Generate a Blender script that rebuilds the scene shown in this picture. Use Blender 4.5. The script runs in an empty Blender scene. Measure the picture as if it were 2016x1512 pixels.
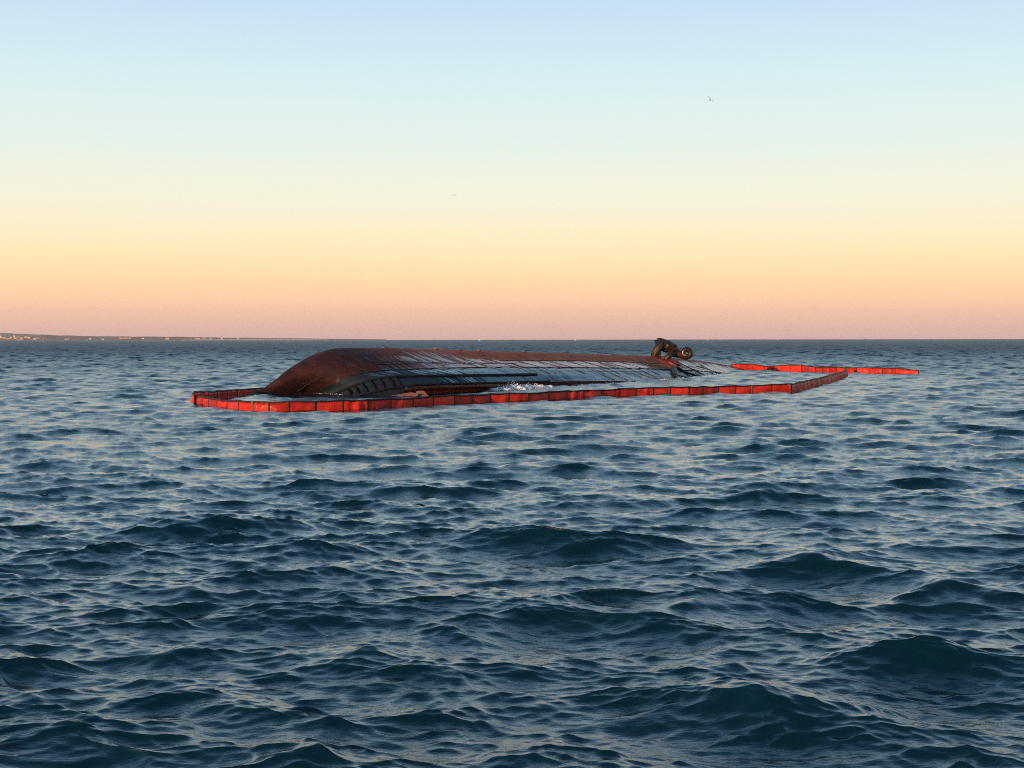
import bpy, bmesh, math, random
import numpy as np
from mathutils import Vector, Matrix

scene = bpy.context.scene
COL = scene.collection
random.seed(7)
rng = np.random.default_rng(11)

# ------------------------------------------------------------------ camera, sky, sun, exposure
CAM_H = 3.5
FPX = 2800.0                       # focal length in pixels of the 2016 px wide photograph
HORIZON_Y = 668.0                  # pixel row of the horizon at the middle of the picture
PITCH = math.atan((756.0 - HORIZON_Y) / FPX)
ROLL = math.radians(-0.07)
cam_data = bpy.data.cameras.new('camera')
cam_data.sensor_width = 36.0
cam_data.lens = 36.0 * FPX / 2016.0
cam_data.clip_start = 0.1
cam_data.clip_end = 60000.0
cam = bpy.data.objects.new('camera', cam_data)
COL.objects.link(cam)
cam.matrix_world = (Matrix.Translation((0, 0, CAM_H)) @ Matrix.Rotation(math.pi / 2 - PITCH, 4, 'X')
                    @ Matrix.Rotation(ROLL, 4, 'Z'))
scene.camera = cam
CAM_M = cam.matrix_world.to_3x3()

SUN_AZ = math.radians(219.0)       # clockwise from +Y (the view direction): behind the camera, to its left
SUN_EL = math.radians(8.0)

world = bpy.data.worlds.new('World')
scene.world = world
world.use_nodes = True
wn, wl = world.node_tree.nodes, world.node_tree.links
wn.clear()


def s2l(c):
    return tuple((v / 255 / 12.92) if v / 255 <= 0.04045 else ((v / 255 + 0.055) / 1.055) ** 2.4 for v in c)


w_out = wn.new('ShaderNodeOutputWorld')
w_bg = wn.new('ShaderNodeBackground')
w_bg.inputs['Strength'].default_value = 0.1
sky = wn.new('ShaderNodeTexSky')
sky.sky_type = 'NISHITA'
sky.sun_disc = False
sky.sun_elevation = SUN_EL
sky.sun_rotation = SUN_AZ
sky.air_density = 1.0
sky.dust_density = 2.0
sky.ozone_density = 2.0
geo = wn.new('ShaderNodeNewGeometry')
sep = wn.new('ShaderNodeSeparateXYZ')
neg = wn.new('ShaderNodeMath'); neg.operation = 'MULTIPLY'; neg.inputs[1].default_value = -1.0
ramp = wn.new('ShaderNodeValToRGB')
ramp.color_ramp.interpolation = 'LINEAR'
SKY = [(668, (225.0, 176.1, 170.1)), (650, (236.0, 187.2, 170.9)), (620, (247.5, 198.4, 172.0)), (590, (262.4, 213.5, 174.2)), (550, (270.5, 227.6, 177.4)), (500, (268.1, 240.2, 192.1)), (450, (259.8, 245.7, 209.1)), (400, (253.6, 248.4, 223.8)), (350, (247.3, 249.0, 230.3)), (300, (237.2, 248.7, 237.5)), (220, (229.1, 246.5, 245.7)), (150, (219.2, 243.1, 247.4)), (80, (212.3, 235.5, 249.5)), (0, (200.4, 227.9, 248.3))]
stops = [(math.sin(math.atan((668 - y) / FPX)), s2l(c)) for y, c in SKY]
stops += [(0.34, s2l((160, 206, 238))), (0.5, s2l((110, 164, 206))), (0.72, s2l((66, 116, 156))), (1.0, s2l((48, 88, 124)))]
els = ramp.color_ramp.elements
els[0].position, els[0].color = stops[0][0], (*stops[0][1], 1)
els[1].position, els[1].color = stops[-1][0], (*stops[-1][1], 1)
for p, c in stops[1:-1]:
    e = els.new(p); e.color = (*c, 1)
gain = wn.new('ShaderNodeVectorMath'); gain.operation = 'SCALE'; gain.inputs['Scale'].default_value = 10.0
mix = wn.new('ShaderNodeMix'); mix.data_type = 'RGBA'; mix.inputs['Factor'].default_value = 0.94
wl.new(geo.outputs['Incoming'], sep.inputs[0])
wl.new(sep.outputs['Z'], neg.inputs[0])
wl.new(neg.outputs[0], ramp.inputs[0])
wl.new(ramp.outputs['Color'], gain.inputs[0])
wl.new(sky.outputs['Color'], mix.inputs['A'])
wl.new(gain.outputs[0], mix.inputs['B'])
wl.new(mix.outputs['Result'], w_bg.inputs['Color'])
wl.new(w_bg.outputs[0], w_out.inputs[0])

sun_data = bpy.data.lights.new('sun', 'SUN')
sun_data.energy = 5.0
sun_data.angle = math.radians(0.6)
sun_data.color = (1.0, 0.60, 0.34)
sun = bpy.data.objects.new('sun', sun_data)
COL.objects.link(sun)
sun_dir = Vector((math.sin(SUN_AZ) * math.cos(SUN_EL), math.cos(SUN_AZ) * math.cos(SUN_EL), math.sin(SUN_EL)))
sun.rotation_euler = sun_dir.to_track_quat('Z', 'Y').to_euler()
sun.location = (-20, -20, 30)

vs = scene.view_settings
vs.view_transform = 'Standard'
vs.look = 'None'
vs.exposure = 0.0
vs.gamma = 1.0
vs.use_curve_mapping = False
scene.cycles.use_denoising = False
scene.cycles.sample_clamp_indirect = 2.0
scene.cycles.sample_clamp_direct = 1.6
scene.cycles.filter_width = 0.95
scene.cycles.max_bounces = 6
scene.cycles.glossy_bounces = 3
scene.cycles.diffuse_bounces = 2
scene.cycles.caustics_reflective = False
scene.cycles.caustics_refractive = False


# ------------------------------------------------------------------ helpers
def at(px, py, Y):
    """World point seen at photograph pixel (px, py), Y metres ahead of the camera."""
    d = CAM_M @ Vector(((px - 1008.0) / FPX, (756.0 - py) / FPX, -1.0))
    k = Y / d.y
    return Vector((d.x * k, Y, CAM_H + d.z * k))


def link(name, me, material=None, parent=None, kind=None):
    o = bpy.data.objects.new(name, me)
    COL.objects.link(o)
    if material is not None:
        me.materials.append(material)
    if parent is not None:
        o.parent = parent
    if kind:
        o['kind'] = kind
    return o


def tag(o, label, category, group=None):
    o['label'] = label
    o['category'] = category
    if group:
        o['group'] = group


def empty(name, loc=(0, 0, 0), rz=0.0):
    o = bpy.data.objects.new(name, None)
    COL.objects.link(o)
    o.matrix_world = Matrix.Translation(loc) @ Matrix.Rotation(rz, 4, 'Z')
    o.empty_display_size = 0.5
    return o


def pymesh(name, verts, faces, smooth=True, inv=None):
    me = bpy.data.meshes.new(name)
    vv = [tuple((inv @ Vector(v)) if inv is not None else v) for v in verts]
    me.from_pydata(vv, [], faces)
    if smooth:
        me.polygons.foreach_set('use_smooth', [True] * len(me.polygons))
    me.update()
    return me


def grid_faces(nu, nv, off=0, flip=False, close_v=False):
    """Faces of a grid with nu columns (outer index) and nv rows (inner index)."""
    f = []
    for i in range(nu - 1):
        for j in range(nv if close_v else nv - 1):
            j2 = (j + 1) % nv
            q = (off + i * nv + j, off + (i + 1) * nv + j, off + (i + 1) * nv + j2, off + i * nv + j2)
            f.append(q[::-1] if flip else q)
    return f


def sweep(pts, widths, heights, up=None, n=10, square=False, cap=True):
    """A solid swept along pts with an elliptical or rounded-square section. Returns verts, faces."""
    pts = [Vector(p) for p in pts]
    m = len(pts)
    V, F = [], []
    prev_up = Vector(up) if up is not None else Vector((0, 0, 1))
    for i, p in enumerate(pts):
        t = (pts[min(i + 1, m - 1)] - pts[max(i - 1, 0)]).normalized()
        u = prev_up - t * prev_up.dot(t)
        if u.length < 1e-4:
            u = Vector((1, 0, 0)) - t * t.x
        u.normalize()
        s = t.cross(u)
        if up is None:
            prev_up = u
        w = widths[i] if hasattr(widths, '__len__') else widths
        h = heights[i] if hasattr(heights, '__len__') else heights
        for k in range(n):
            a = 2 * math.pi * (k + 0.5) / n
            c, sn = math.cos(a), math.sin(a)
            if square:
                q = max(abs(c), abs(sn))
                c, sn = c / q, sn / q
            V.append(p + s * (c * w / 2) + u * (sn * h / 2))
    F += grid_faces(m, n, 0, False, True)
    if cap:
        F.append(tuple(range(n))[::-1])
        F.append(tuple((m - 1) * n + k for k in range(n)))
    return V, F


def new_mat(name):
    m = bpy.data.materials.new(name)
    m.use_nodes = True
    nt = m.node_tree
    return m, nt.nodes, nt.links, nt.nodes['Principled BSDF']


def noise(nodes, links, vec, scale, detail=4, rough=0.55, vscale=None):
    n = nodes.new('ShaderNodeTexNoise')
    n.inputs['Scale'].default_value = scale
    n.inputs['Detail'].default_value = detail
    n.inputs['Roughness'].default_value = rough
    if vscale is not None:
        mp = nodes.new('ShaderNodeMapping')
        mp.inputs['Scale'].default_value = vscale
        links.new(vec, mp.inputs['Vector'])
        vec = mp.outputs[0]
    links.new(vec, n.inputs['Vector'])
    return n.outputs['Fac']


def cramp(nodes, links, fac, stops, interp='LINEAR'):
    r = nodes.new('ShaderNodeValToRGB')
    r.color_ramp.interpolation = interp
    e = r.color_ramp.elements
    e[0].position, e[0].color = stops[0][0], (*stops[0][1], 1)
    e[1].position, e[1].color = stops[-1][0], (*stops[-1][1], 1)
    for p, c in stops[1:-1]:
        x = e.new(p); x.color = (*c, 1)
    links.new(fac, r.inputs[0])
    return r.outputs['Color']


def mixc(nodes, links, fac, a, b, blend='MIX'):
    m = nodes.new('ShaderNodeMix'); m.data_type = 'RGBA'; m.blend_type = blend
    for s, v in (('Factor', fac), ('A', a), ('B', b)):
        if hasattr(v, 'is_output') or isinstance(v, bpy.types.NodeSocket):
            links.new(v, m.inputs[s])
        elif s == 'Factor':
            m.inputs[s].default_value = v
        else:
            m.inputs[s].default_value = (*v, 1)
    return m.outputs['Result']


def math_n(nodes, links, op, a, b=None, clamp=False):
    m = nodes.new('ShaderNodeMath'); m.operation = op; m.use_clamp = clamp
    for i, v in ((0, a), (1, b)):
        if v is None:
            continue
        if isinstance(v, bpy.types.NodeSocket):
            links.new(v, m.inputs[i])
        else:
            m.inputs[i].default_value = v
    return m.outputs[0]


def bump(nodes, links, height, strength, dist, bsdf, normal=None):
    b = nodes.new('ShaderNodeBump')
    b.inputs['Strength'].default_value = strength
    b.inputs['Distance'].default_value = dist
    links.new(height, b.inputs['Height'])
    if normal is not None:
        links.new(normal, b.inputs['Normal'])
    if bsdf is not None:
        links.new(b.outputs[0], bsdf.inputs['Normal'])
    return b.outputs[0]


def simple_mat(name, col, rough, var=0.25, scale=6.0, metallic=0.0, coat=0.0, dark=None, bstr=0.2, bdist=0.01, spec=0.4):
    m, n, l, b = new_mat(name)
    tc = n.new('ShaderNodeTexCoord').outputs['Object']
    f = noise(n, l, tc, scale, 6, 0.65)
    d = dark if dark is not None else tuple(c * (1 - 2 * var) for c in col)
    li = tuple(min(1, c * (1 + var)) for c in col)
    l.new(cramp(n, l, f, [(0.3, d), (0.5, col), (0.7, li)]), b.inputs['Base Color'])
    b.inputs['Roughness'].default_value = rough
    b.inputs['Metallic'].default_value = metallic
    b.inputs['Specular IOR Level'].default_value = spec
    b.inputs['Coat Weight'].default_value = coat
    b.inputs['Coat Roughness'].default_value = 0.1
    bump(n, l, f, bstr, bdist, b)
    return m


# ------------------------------------------------------------------ the sea
def fft_tile(L, N, lam_hi, lam_lo, lam_p, wind, spread, seed, target_slope, soft=0.35):
    """One periodic patch of wind sea: height and the horizontal (trochoidal) displacements."""
    r = np.random.default_rng(seed)
    k1 = 2 * np.pi * np.fft.fftfreq(N, L / N)
    kx, ky = np.meshgrid(k1, k1, indexing='ij')
    k = np.hypot(kx, ky); k[0, 0] = 1
    lam = 2 * np.pi / k
    kp = 2 * np.pi / lam_p
    P = k ** -4.0 * np.exp(-1.25 * (kp / k) ** 2)
    ca = (kx * math.cos(wind) + ky * math.sin(wind)) / k
    P *= (np.maximum(ca, 0) ** spread + 0.04 * np.abs(ca) + 0.015)
    band = 1 / (1 + np.exp((np.log(lam) - math.log(lam_hi)) / (soft * 0.25)))
    band *= 1 / (1 + np.exp(-(np.log(lam) - math.log(lam_lo)) / (soft * 0.25)))
    P *= band
    P[0, 0] = 0
    a = np.sqrt(P) * (r.normal(size=(N, N)) + 1j * r.normal(size=(N, N)))
    h = np.fft.ifft2(a).real
    sx = np.fft.ifft2(1j * kx * a).real
    sy = np.fft.ifft2(1j * ky * a).real
    sc = target_slope / math.sqrt((sx ** 2 + sy ** 2).mean())
    dx = np.fft.ifft2(-1j * kx / k * a).real
    dy = np.fft.ifft2(-1j * ky / k * a).real
    # crests come where the displaced points gather: D = -grad-direction Hilbert transform of h
    return L, N, (np.stack([-dx, -dy, h], -1) * sc).astype(np.float32)


def samp(tile, x, y):
    """Catmull-Rom sampling of a periodic patch."""
    L, N, A = tile
    u = x / L * N; v = y / L * N
    iu = np.floor(u); iv = np.floor(v)
    fu = (u - iu).astype(np.float32); fv = (v - iv).astype(np.float32)
    iu = iu.astype(np.int64); iv = iv.astype(np.int64)

    def w(f):
        return (((-0.5 * f + 1) * f - 0.5) * f, (1.5 * f - 2.5) * f * f + 1, ((-1.5 * f + 2) * f + 0.5) * f, (0.5 * f - 0.5) * f * f)
    wu, wv = w(fu), w(fv)
    out = np.zeros(x.shape + (3,), np.float32)
    for a in range(4):
        ia = (iu + a - 1) % N
        for c in range(4):
            out += A[ia, (iv + c - 1) % N] * (wu[a] * wv[c])[..., None]
    return out.astype(float)


WIND = math.radians(-104)
SLOPES = (0.090, 0.140, 0.205)
tA = fft_tile(173.0, 768, 40.0, 2.4, 4.2, WIND, 3.0, 21, SLOPES[0])
tB = fft_tile(43.7, 768, 2.4, 0.8, 4.0, WIND + 0.30, 3.0, 22, SLOPES[1])
tC = fft_tile(16.3, 768, 0.75, 0.13, 9.0, WIND + 0.05, 3.2, 23, SLOPES[2])
CHOP = 2.0

# hull reference line (plan): the near deck edge runs X = 0.518 Y - 50.5
AX = Vector((0.518, 1.0, 0)).normalized()
PN = Vector((AX.y, -AX.x, 0))                     # towards the camera side


def calm(x, y):
    """Lee of the hull and of the boom: the short seas are damped inside the ring."""
    P0 = np.array([0.0, 97.5])
    t = (x - P0[0]) * AX.x + (y - P0[1]) * AX.y
    s = -((x - P0[0]) * PN.x + (y - P0[1]) * PN.y)
    d = np.hypot((t - 14) / 46.0, (s + 4) / 20.0)
    return 1.0 - 0.12 / (1 + np.exp((d - 1.0) * 9))


# single steep crests of the foreground: pixel of the crest, height, half widths along x and along y
CRESTS = []


def resolved(sp):
    return 1 / (1 + np.exp((sp - 6.0) * 1.2)), 1 / (1 + np.exp((sp - 1.5) * 3.0)), 1 / (1 + np.exp((sp - 0.33) * 16))


def sea_disp(x, y, sp):
    """Displacement of the sea surface at (x, y); sp is the local mesh spacing."""
    fA, fB, fC = resolved(sp)
    c = calm(x, y)
    A = samp(tA, x, y)
    B = samp(tB, x + 3.1, y + 7.7)
    C = samp(tC, x + 1.3, y + 2.9)
    gust = 0.75 + 0.5 * (0.5 + 0.5 * np.sin(x * 0.21 + 1.3 * np.sin(y * 0.13)) * np.sin(y * 0.17 + 0.8))
    rr0 = np.hypot(x, y)
    far = np.clip((rr0 - 90) / 200, 0, 1) * 0.9 + np.clip((rr0 - 350) / 1000, 0, 1) * 1.6 + 1
    D = A * (fA * far * np.clip(1 - 5.0 * (1 - c), 0.3, 1))[..., None] + B * (fB * c)[..., None]
    D[..., :2] *= CHOP
    C[..., :2] *= 1.35
    D += C * (fC * c * gust)[..., None]
    for (cx, cy, amp, wx, wy, rot) in CRESTS:
        X = (x - cx) * math.cos(rot) + (y - cy) * math.sin(rot)
        Yc = -(x - cx) * math.sin(rot) + (y - cy) * math.cos(rot)
        # a peaked crest with hollow flanks, steeper on the near side, and a shallow trough in front
        ax = np.sqrt(X * X + 0.012) - 0.11
        ay = np.sqrt(Yc * Yc + 0.012) - 0.11
        g = np.exp(-ax / (wx * 0.9))
        prof = np.where(Yc < 0, np.exp(-ay / (wy * 0.55)), np.exp(-ay / (wy * 0.9)))
        D[..., 2] += amp * g * prof - 0.22 * amp * np.exp(-(X / wx) ** 2) * np.exp(-((Yc + 1.6 * wy) / wy) ** 2)
    return D


def build_sea():
    half = math.radians(23.5)
    dense = np.linspace(-half, half, 930)
    side = np.radians(np.array(list(np.linspace(26, 60, 18)) + list(np.linspace(66, 180, 18))))
    ang = np.concatenate([-side[::-1], dense, side[:-1]])      # -180 .. <180, closed below
    R = [2.0]
    while R[-1] < 14000:
        r = R[-1]
        if r < 11:
            d = 0.25 - 0.23 * min(1, max(0, (r - 7) / 4))
        elif r < 45:
            d = max(0.02, r * r / (CAM_H * FPX / 2016 * 1024) * 0.62)
        elif r < 1800:
            d = 0.26 + 0.0038 * (r - 45)
        else:
            d = r * 0.08
        R.append(r + d)
    R = np.array(R)
    dr = np.gradient(R)
    nr, na = len(R), len(ang)
    rr, aa = np.meshgrid(R, ang, indexing='ij')
    x = rr * np.sin(aa); y = rr * np.cos(aa)
    da = np.gradient(ang)
    sp = np.maximum(dr[:, None], np.minimum(rr * da[None, :], 4.0) * 0.9)
    sp = np.repeat(dr[:, None], na, 1) * 0.5 + 0.5 * sp
    D = sea_disp(x, y, sp)
    V = np.stack([x, y, np.zeros_like(x)], -1) + D
    V = V.reshape(-1, 3)
    nv = len(V) + 1
    V = np.vstack([V, [[0, 0, 0]]]).astype(np.float32)
    i, j = np.meshgrid(np.arange(nr - 1), np.arange(na), indexing='ij')
    j2 = (j + 1) % na
    q = np.stack([i * na + j, i * na + j2, (i + 1) * na + j2, (i + 1) * na + j], -1).reshape(-1, 4)
    jj = np.arange(na)
    tri = np.stack([np.full(na, nv - 1), (jj + 1) % na, jj], -1)
    q = q[:, ::-1]
    loops = np.concatenate([q.ravel(), tri.ravel()]).astype(np.int32)
    nq, nt_ = len(q), len(tri)
    starts = np.concatenate([np.arange(nq) * 4, nq * 4 + np.arange(nt_) * 3]).astype(np.int32)
    me = bpy.data.meshes.new('sea')
    me.vertices.add(nv)
    me.vertices.foreach_set('co', V.ravel())
    me.loops.add(len(loops))
    me.loops.foreach_set('vertex_index', loops)
    me.polygons.add(nq + nt_)
    me.polygons.foreach_set('loop_start', starts)
    me.polygons.foreach_set('use_smooth', np.ones(nq + nt_, bool))
    me.update(calc_edges=True)
    me.validate()
    fA, fB, fC = resolved(sp)
    var = (1 - fA ** 2) * SLOPES[0] ** 2 + (1 - fB ** 2) * SLOPES[1] ** 2 + (1 - fC ** 2) * SLOPES[2] ** 2
    rg = np.clip(np.sqrt((0.05 + 0.68 * np.clip((sp - 0.40) / 1.5, 0, 1)) * np.sqrt(2 * var + 1e-5)), 0.05, 0.7)
    rg = np.append(rg.ravel(), 0.1).astype(np.float32)
    at_ = me.attributes.new('chop_roughness', 'FLOAT', 'POINT')
    at_.data.foreach_set('value', rg)
    fb = np.append(np.sqrt((1 - fB ** 2) * SLOPES[1] ** 2 + (1 - fC ** 2) * SLOPES[2] ** 2).ravel() / 0.25, 0).astype(np.float32)
    at_ = me.attributes.new('fine_chop', 'FLOAT', 'POINT')
    at_.data.foreach_set('value', fb)
    print('SEA', nr, na, 'tris', 2 * nq + nt_)
    return me


def water_material():
    m, n, l, b = new_mat('sea_water')
    pos = n.new('ShaderNodeNewGeometry').outputs['Position']
    big = noise(n, l, pos, 0.02, 3, 0.5)
    col = cramp(n, l, big, [(0.3, (0.0006, 0.012, 0.019)), (0.7, (0.0010, 0.016, 0.025))])
    l.new(col, b.inputs['Base Color'])
    ra = n.new('ShaderNodeAttribute'); ra.attribute_name = 'chop_roughness'
    l.new(ra.outputs['Fac'], b.inputs['Roughness'])
    fa = n.new('ShaderNodeAttribute'); fa.attribute_name = 'fine_chop'
    b.inputs['IOR'].default_value = 1.56
    n1 = noise(n, l, pos, 2.4, 6, 0.68, (0.7, 1.5, 1.0))
    n2 = noise(n, l, pos, 9.0, 4, 0.6, (0.75, 1.6, 1.0))
    b1 = bump(n, l, math_n(n, l, 'MULTIPLY', n1, math_n(n, l, 'ADD', fa.outputs['Fac'], 0.06)), 1.0, 0.035, None)
    bump(n, l, n2, 0.5, 0.012, b, b1)
    return m


def sea_point(px, py, z=0.0):
    d = CAM_M @ Vector(((px - 1008.0) / FPX, (756.0 - py) / FPX, -1.0))
    k = (z - CAM_H) / d.z
    return d.x * k, d.y * k


for (px, py, amp, wx, wy, rot) in [
    (1490, 1348, 0.36, 0.95, 0.75, 0.05), (1448, 1300, 0.14, 0.25, 0.30, 0.0), (1590, 1085, 0.33, 1.2, 1.0, -0.05),
    (1850, 1135, 0.34, 1.1, 1.0, -0.1), (1085, 1040, 0.25, 1.7, 1.2, 0.0), (1380, 1178, 0.22, 1.3, 0.8, 0.0),
    (1860, 1275, 0.28, 1.2, 1.0, -0.15), (1690, 912, 0.30, 2.2, 1.8, -0.1), (1500, 968, 0.25, 0.9, 1.0, 0.0),
    (1180, 872, 0.28, 2.6, 1.8, 0.0), (455, 1024, 0.26, 1.3, 1.0, 0.0), (345, 1032, 0.2, 0.6, 0.8, 0.1),
    (382, 1142, 0.2, 0.5, 0.6, 0.0), (335, 1270, 0.18, 0.6, 0.6, 0.0), (120, 868, 0.26, 2.4, 1.8, 0.0),
    (600, 1475, 0.16, 0.45, 0.4, 0.0), (700, 1275, 0.15, 1.0, 0.6, 0.0), (610, 858, 0.22, 3.0, 1.6, 0.0)]:
    cx, cy = sea_point(px, py, amp * 0.8)
    CRESTS.append((cx, cy, amp * 0.7, wx * 0.75, wy * 0.75, rot))

sea = link('sea', build_sea(), water_material(), None, 'structure')
sea['label'] = 'dark teal choppy sea reaching to the horizon'


def sea_z(x, y):
    xs = np.array([[x]], float); ys = np.array([[y]], float)
    return float(sea_disp(xs, ys, np.array([[0.5]]))[0, 0, 2])


# ------------------------------------------------------------------ the capsized ship
def plan_Y(px, s):
    return (50.5 + 1.126 * s) / (0.518 - (px - 1008.0) / FPX)


CURVES = {
    'ridge': [(497, 783, 10.6), (507, 773, 10.5), (520, 763, 10.3), (545, 745, 10.0), (565, 727.5, 9.8), (584, 714.6, 9.6), (604, 703.7, 9.4),
              (634, 690.8, 9.0), (655, 685.5, 8.8), (700, 684.4, 8.4), (760, 684.6, 8.0), (860, 687.7, 7.6), (1000, 691.8, 7.2),
              (1120, 695.6, 7.0), (1280, 700.5, 6.8), (1340, 706, 6.6), (1400, 713, 6.5), (1445, 721, 6.3), (1490, 734, 5.8)],
    'strip': [(513, 784, 10.2), (530, 772, 10.0), (560, 750, 9.2), (600, 725, 8.4), (640, 709, 7.6), (700, 700, 6.6), (779, 701, 5.9),
              (858, 707.5, 5.5), (1000, 709.5, 5.2), (1119, 709.5, 5.0), (1251, 713.0, 4.8), (1340, 718, 4.6), (1410, 724, 4.4), (1488, 737, 4.6)],
    'waterline': [(592, 784, 9.2), (620, 772, 8.5), (653, 752, 7.0), (687, 740, 5.9), (717, 734.5, 5.2), (760, 729, 4.5),
                  (850, 725, 3.7), (1000, 722.5, 3.2), (1120, 723.5, 3.0), (1250, 725, 2.6), (1390, 731, 2.3), (1486, 740, 3.2)],
    'fender': [(640, 784, 7.8), (665, 773, 6.75), (692, 763, 5.5), (710, 754.5, 4.6), (730, 748, 4.0), (775, 742.3, 3.0),
               (858, 740.5, 1.9), (1055, 737.5, 1.8), (1250, 738.5, 1.3), (1390, 741.5, 1.1), (1482, 742, 2.2)],
    'deck_edge': [(664, 790, 6.2), (690, 782, 4.6), (715, 776, 3.8), (739, 771, 3.2), (771, 764.5, 2.4), (815, 758.5, 1.4), (858, 757, 0.9),
                  (977, 754, 1.0), (1077, 751.5, 1.2), (1119, 750.5, 0.9), (1270, 749, 0.0), (1383, 747, 0.0), (1476, 746, 1.0)],
}
ORDER = ['ridge', 'strip', 'waterline', 'fender', 'deck_edge']
NW = 181                                            # stations along the hull
ORG = Vector((0, 97.5, 0))


def to_tsz(P):
    d = P - ORG
    return np.array([d.x * AX.x + d.y * AX.y, -(d.x * PN.x + d.y * PN.y), P.z])


def from_tsz(q):
    return Vector((ORG.x + AX.x * q[0] - PN.x * q[1], ORG.y + AX.y * q[0] - PN.y * q[1], q[2]))


def smooth_curve(pts):
    P = np.array([to_tsz(at(px, py, plan_Y(px, s))) for px, py, s in pts])
    d = np.concatenate([[0], np.cumsum(np.hypot(np.diff(P[:, 0]), np.diff(P[:, 1])))])
    w = d / d[-1]
    ww = np.linspace(0, 1, NW) ** 1.35              # more stations towards the bow
    out = np.stack([np.interp(ww, w, P[:, c]) for c in range(3)], -1)
    for _ in range(3):                              # fair the line
        out[1:-1] = 0.25 * out[:-2] + 0.5 * out[1:-1] + 0.25 * out[2:]
    return out


LINES = {k: smooth_curve(v) for k, v in CURVES.items()}
NAMES5 = [LINES[k] for k in ORDER]
r0 = LINES['ridge']
wst = np.linspace(0, 1, NW) ** 1.35
gf_ = np.clip(wst / 0.22, 0, 1); gf_ = gf_ * gf_ * (3 - 2 * gf_) * 0.95 + 0.05      # the far side sweeps in to the stem
far1 = r0.copy(); far1[:, 1] += 2.6 * gf_; far1[:, 2] -= 0.30 + 0.05 * np.abs(r0[:, 2])
far2 = r0.copy(); far2[:, 1] += 5.4 * gf_; far2[:, 2] -= 1.5
far3 = r0.copy(); far3[:, 1] += 6.6 * gf_; far3[:, 2] = -1.2
far1[:, 0] += 0.4 + 1.0 * (1 - gf_); far2[:, 0] += 1.2 + 2.0 * (1 - gf_); far3[:, 0] += 1.5 + 3.0 * (1 - gf_)

ship = empty('capsized_ship', from_tsz((0, 3, 0)), math.atan2(AX.y, AX.x))
tag(ship, 'capsized ship floating bottom up with red and dark blue hull', 'ship')
SHIP_INV = ship.matrix_world.inverted()


def hull_patch(rows, sub, dish=0.0, frame=2.1, seed=1):
    """Loft through the given lines; returns the grid NW x M of (t, s, z) and the cross parameter."""
    n = len(rows)
    out, vs_ = [], []
    for k in range(n - 1):
        p0 = rows[max(k - 1, 0)]; p1 = rows[k]; p2 = rows[k + 1]; p3 = rows[min(k + 2, n - 1)]
        for i in range(sub + (1 if k == n - 2 else 0)):
            u = i / sub
            q = 0.5 * ((2 * p1) + (-p0 + p2) * u + (2 * p0 - 5 * p1 + 4 * p2 - p3) * u * u + (-p0 + 3 * p1 - 3 * p2 + p3) * u ** 3)
            out.append(q); vs_.append(k + u)
    G = np.stack(out, 1)
    if dish:
        rr_ = np.random.default_rng(seed)
        amp = rr_.uniform(0.2, 1.0, size=(200, 20))
        f = G[:, :, 0] / frame + 100
        fi = np.floor(f).astype(int); ff = f - fi
        g = np.array(vs_)[None, :] * 1.5 + 0.2 * np.sin(fi)
        gi = np.floor(g).astype(int); gf = g - gi
        a = amp[fi % 200, gi % 20]
        G = G.copy()
        G[:, :, 2] -= dish * a * np.sin(np.pi * ff) * np.sin(np.pi * gf)
    return G, np.array(vs_)


def grid_object(name, G, material, uvv=None, attrs=None, flip=False):
    nu, nv = G.shape[:2]
    V = [from_tsz(G[i, j]) for i in range(nu) for j in range(nv)]
    me = pymesh(name, V, grid_faces(nu, nv, 0, flip), True, SHIP_INV)
    for k, arr in (attrs or {}).items():
        at_ = me.attributes.new(k, 'FLOAT', 'POINT')
        at_.data.foreach_set('value', np.asarray(arr, np.float32).ravel())
    return link(name, me, material, ship)


def streaks(n, l, tco):
    """Run-off streaks: narrow along the hull, long down its slope (object x along, y across)."""
    a = noise(n, l, tco, 1.0, 6, 0.7, (3.2, 0.16, 0.05))
    c = noise(n, l, tco, 1.0, 3, 0.6, (0.7, 0.30, 0.1))
    return a, c


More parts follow.
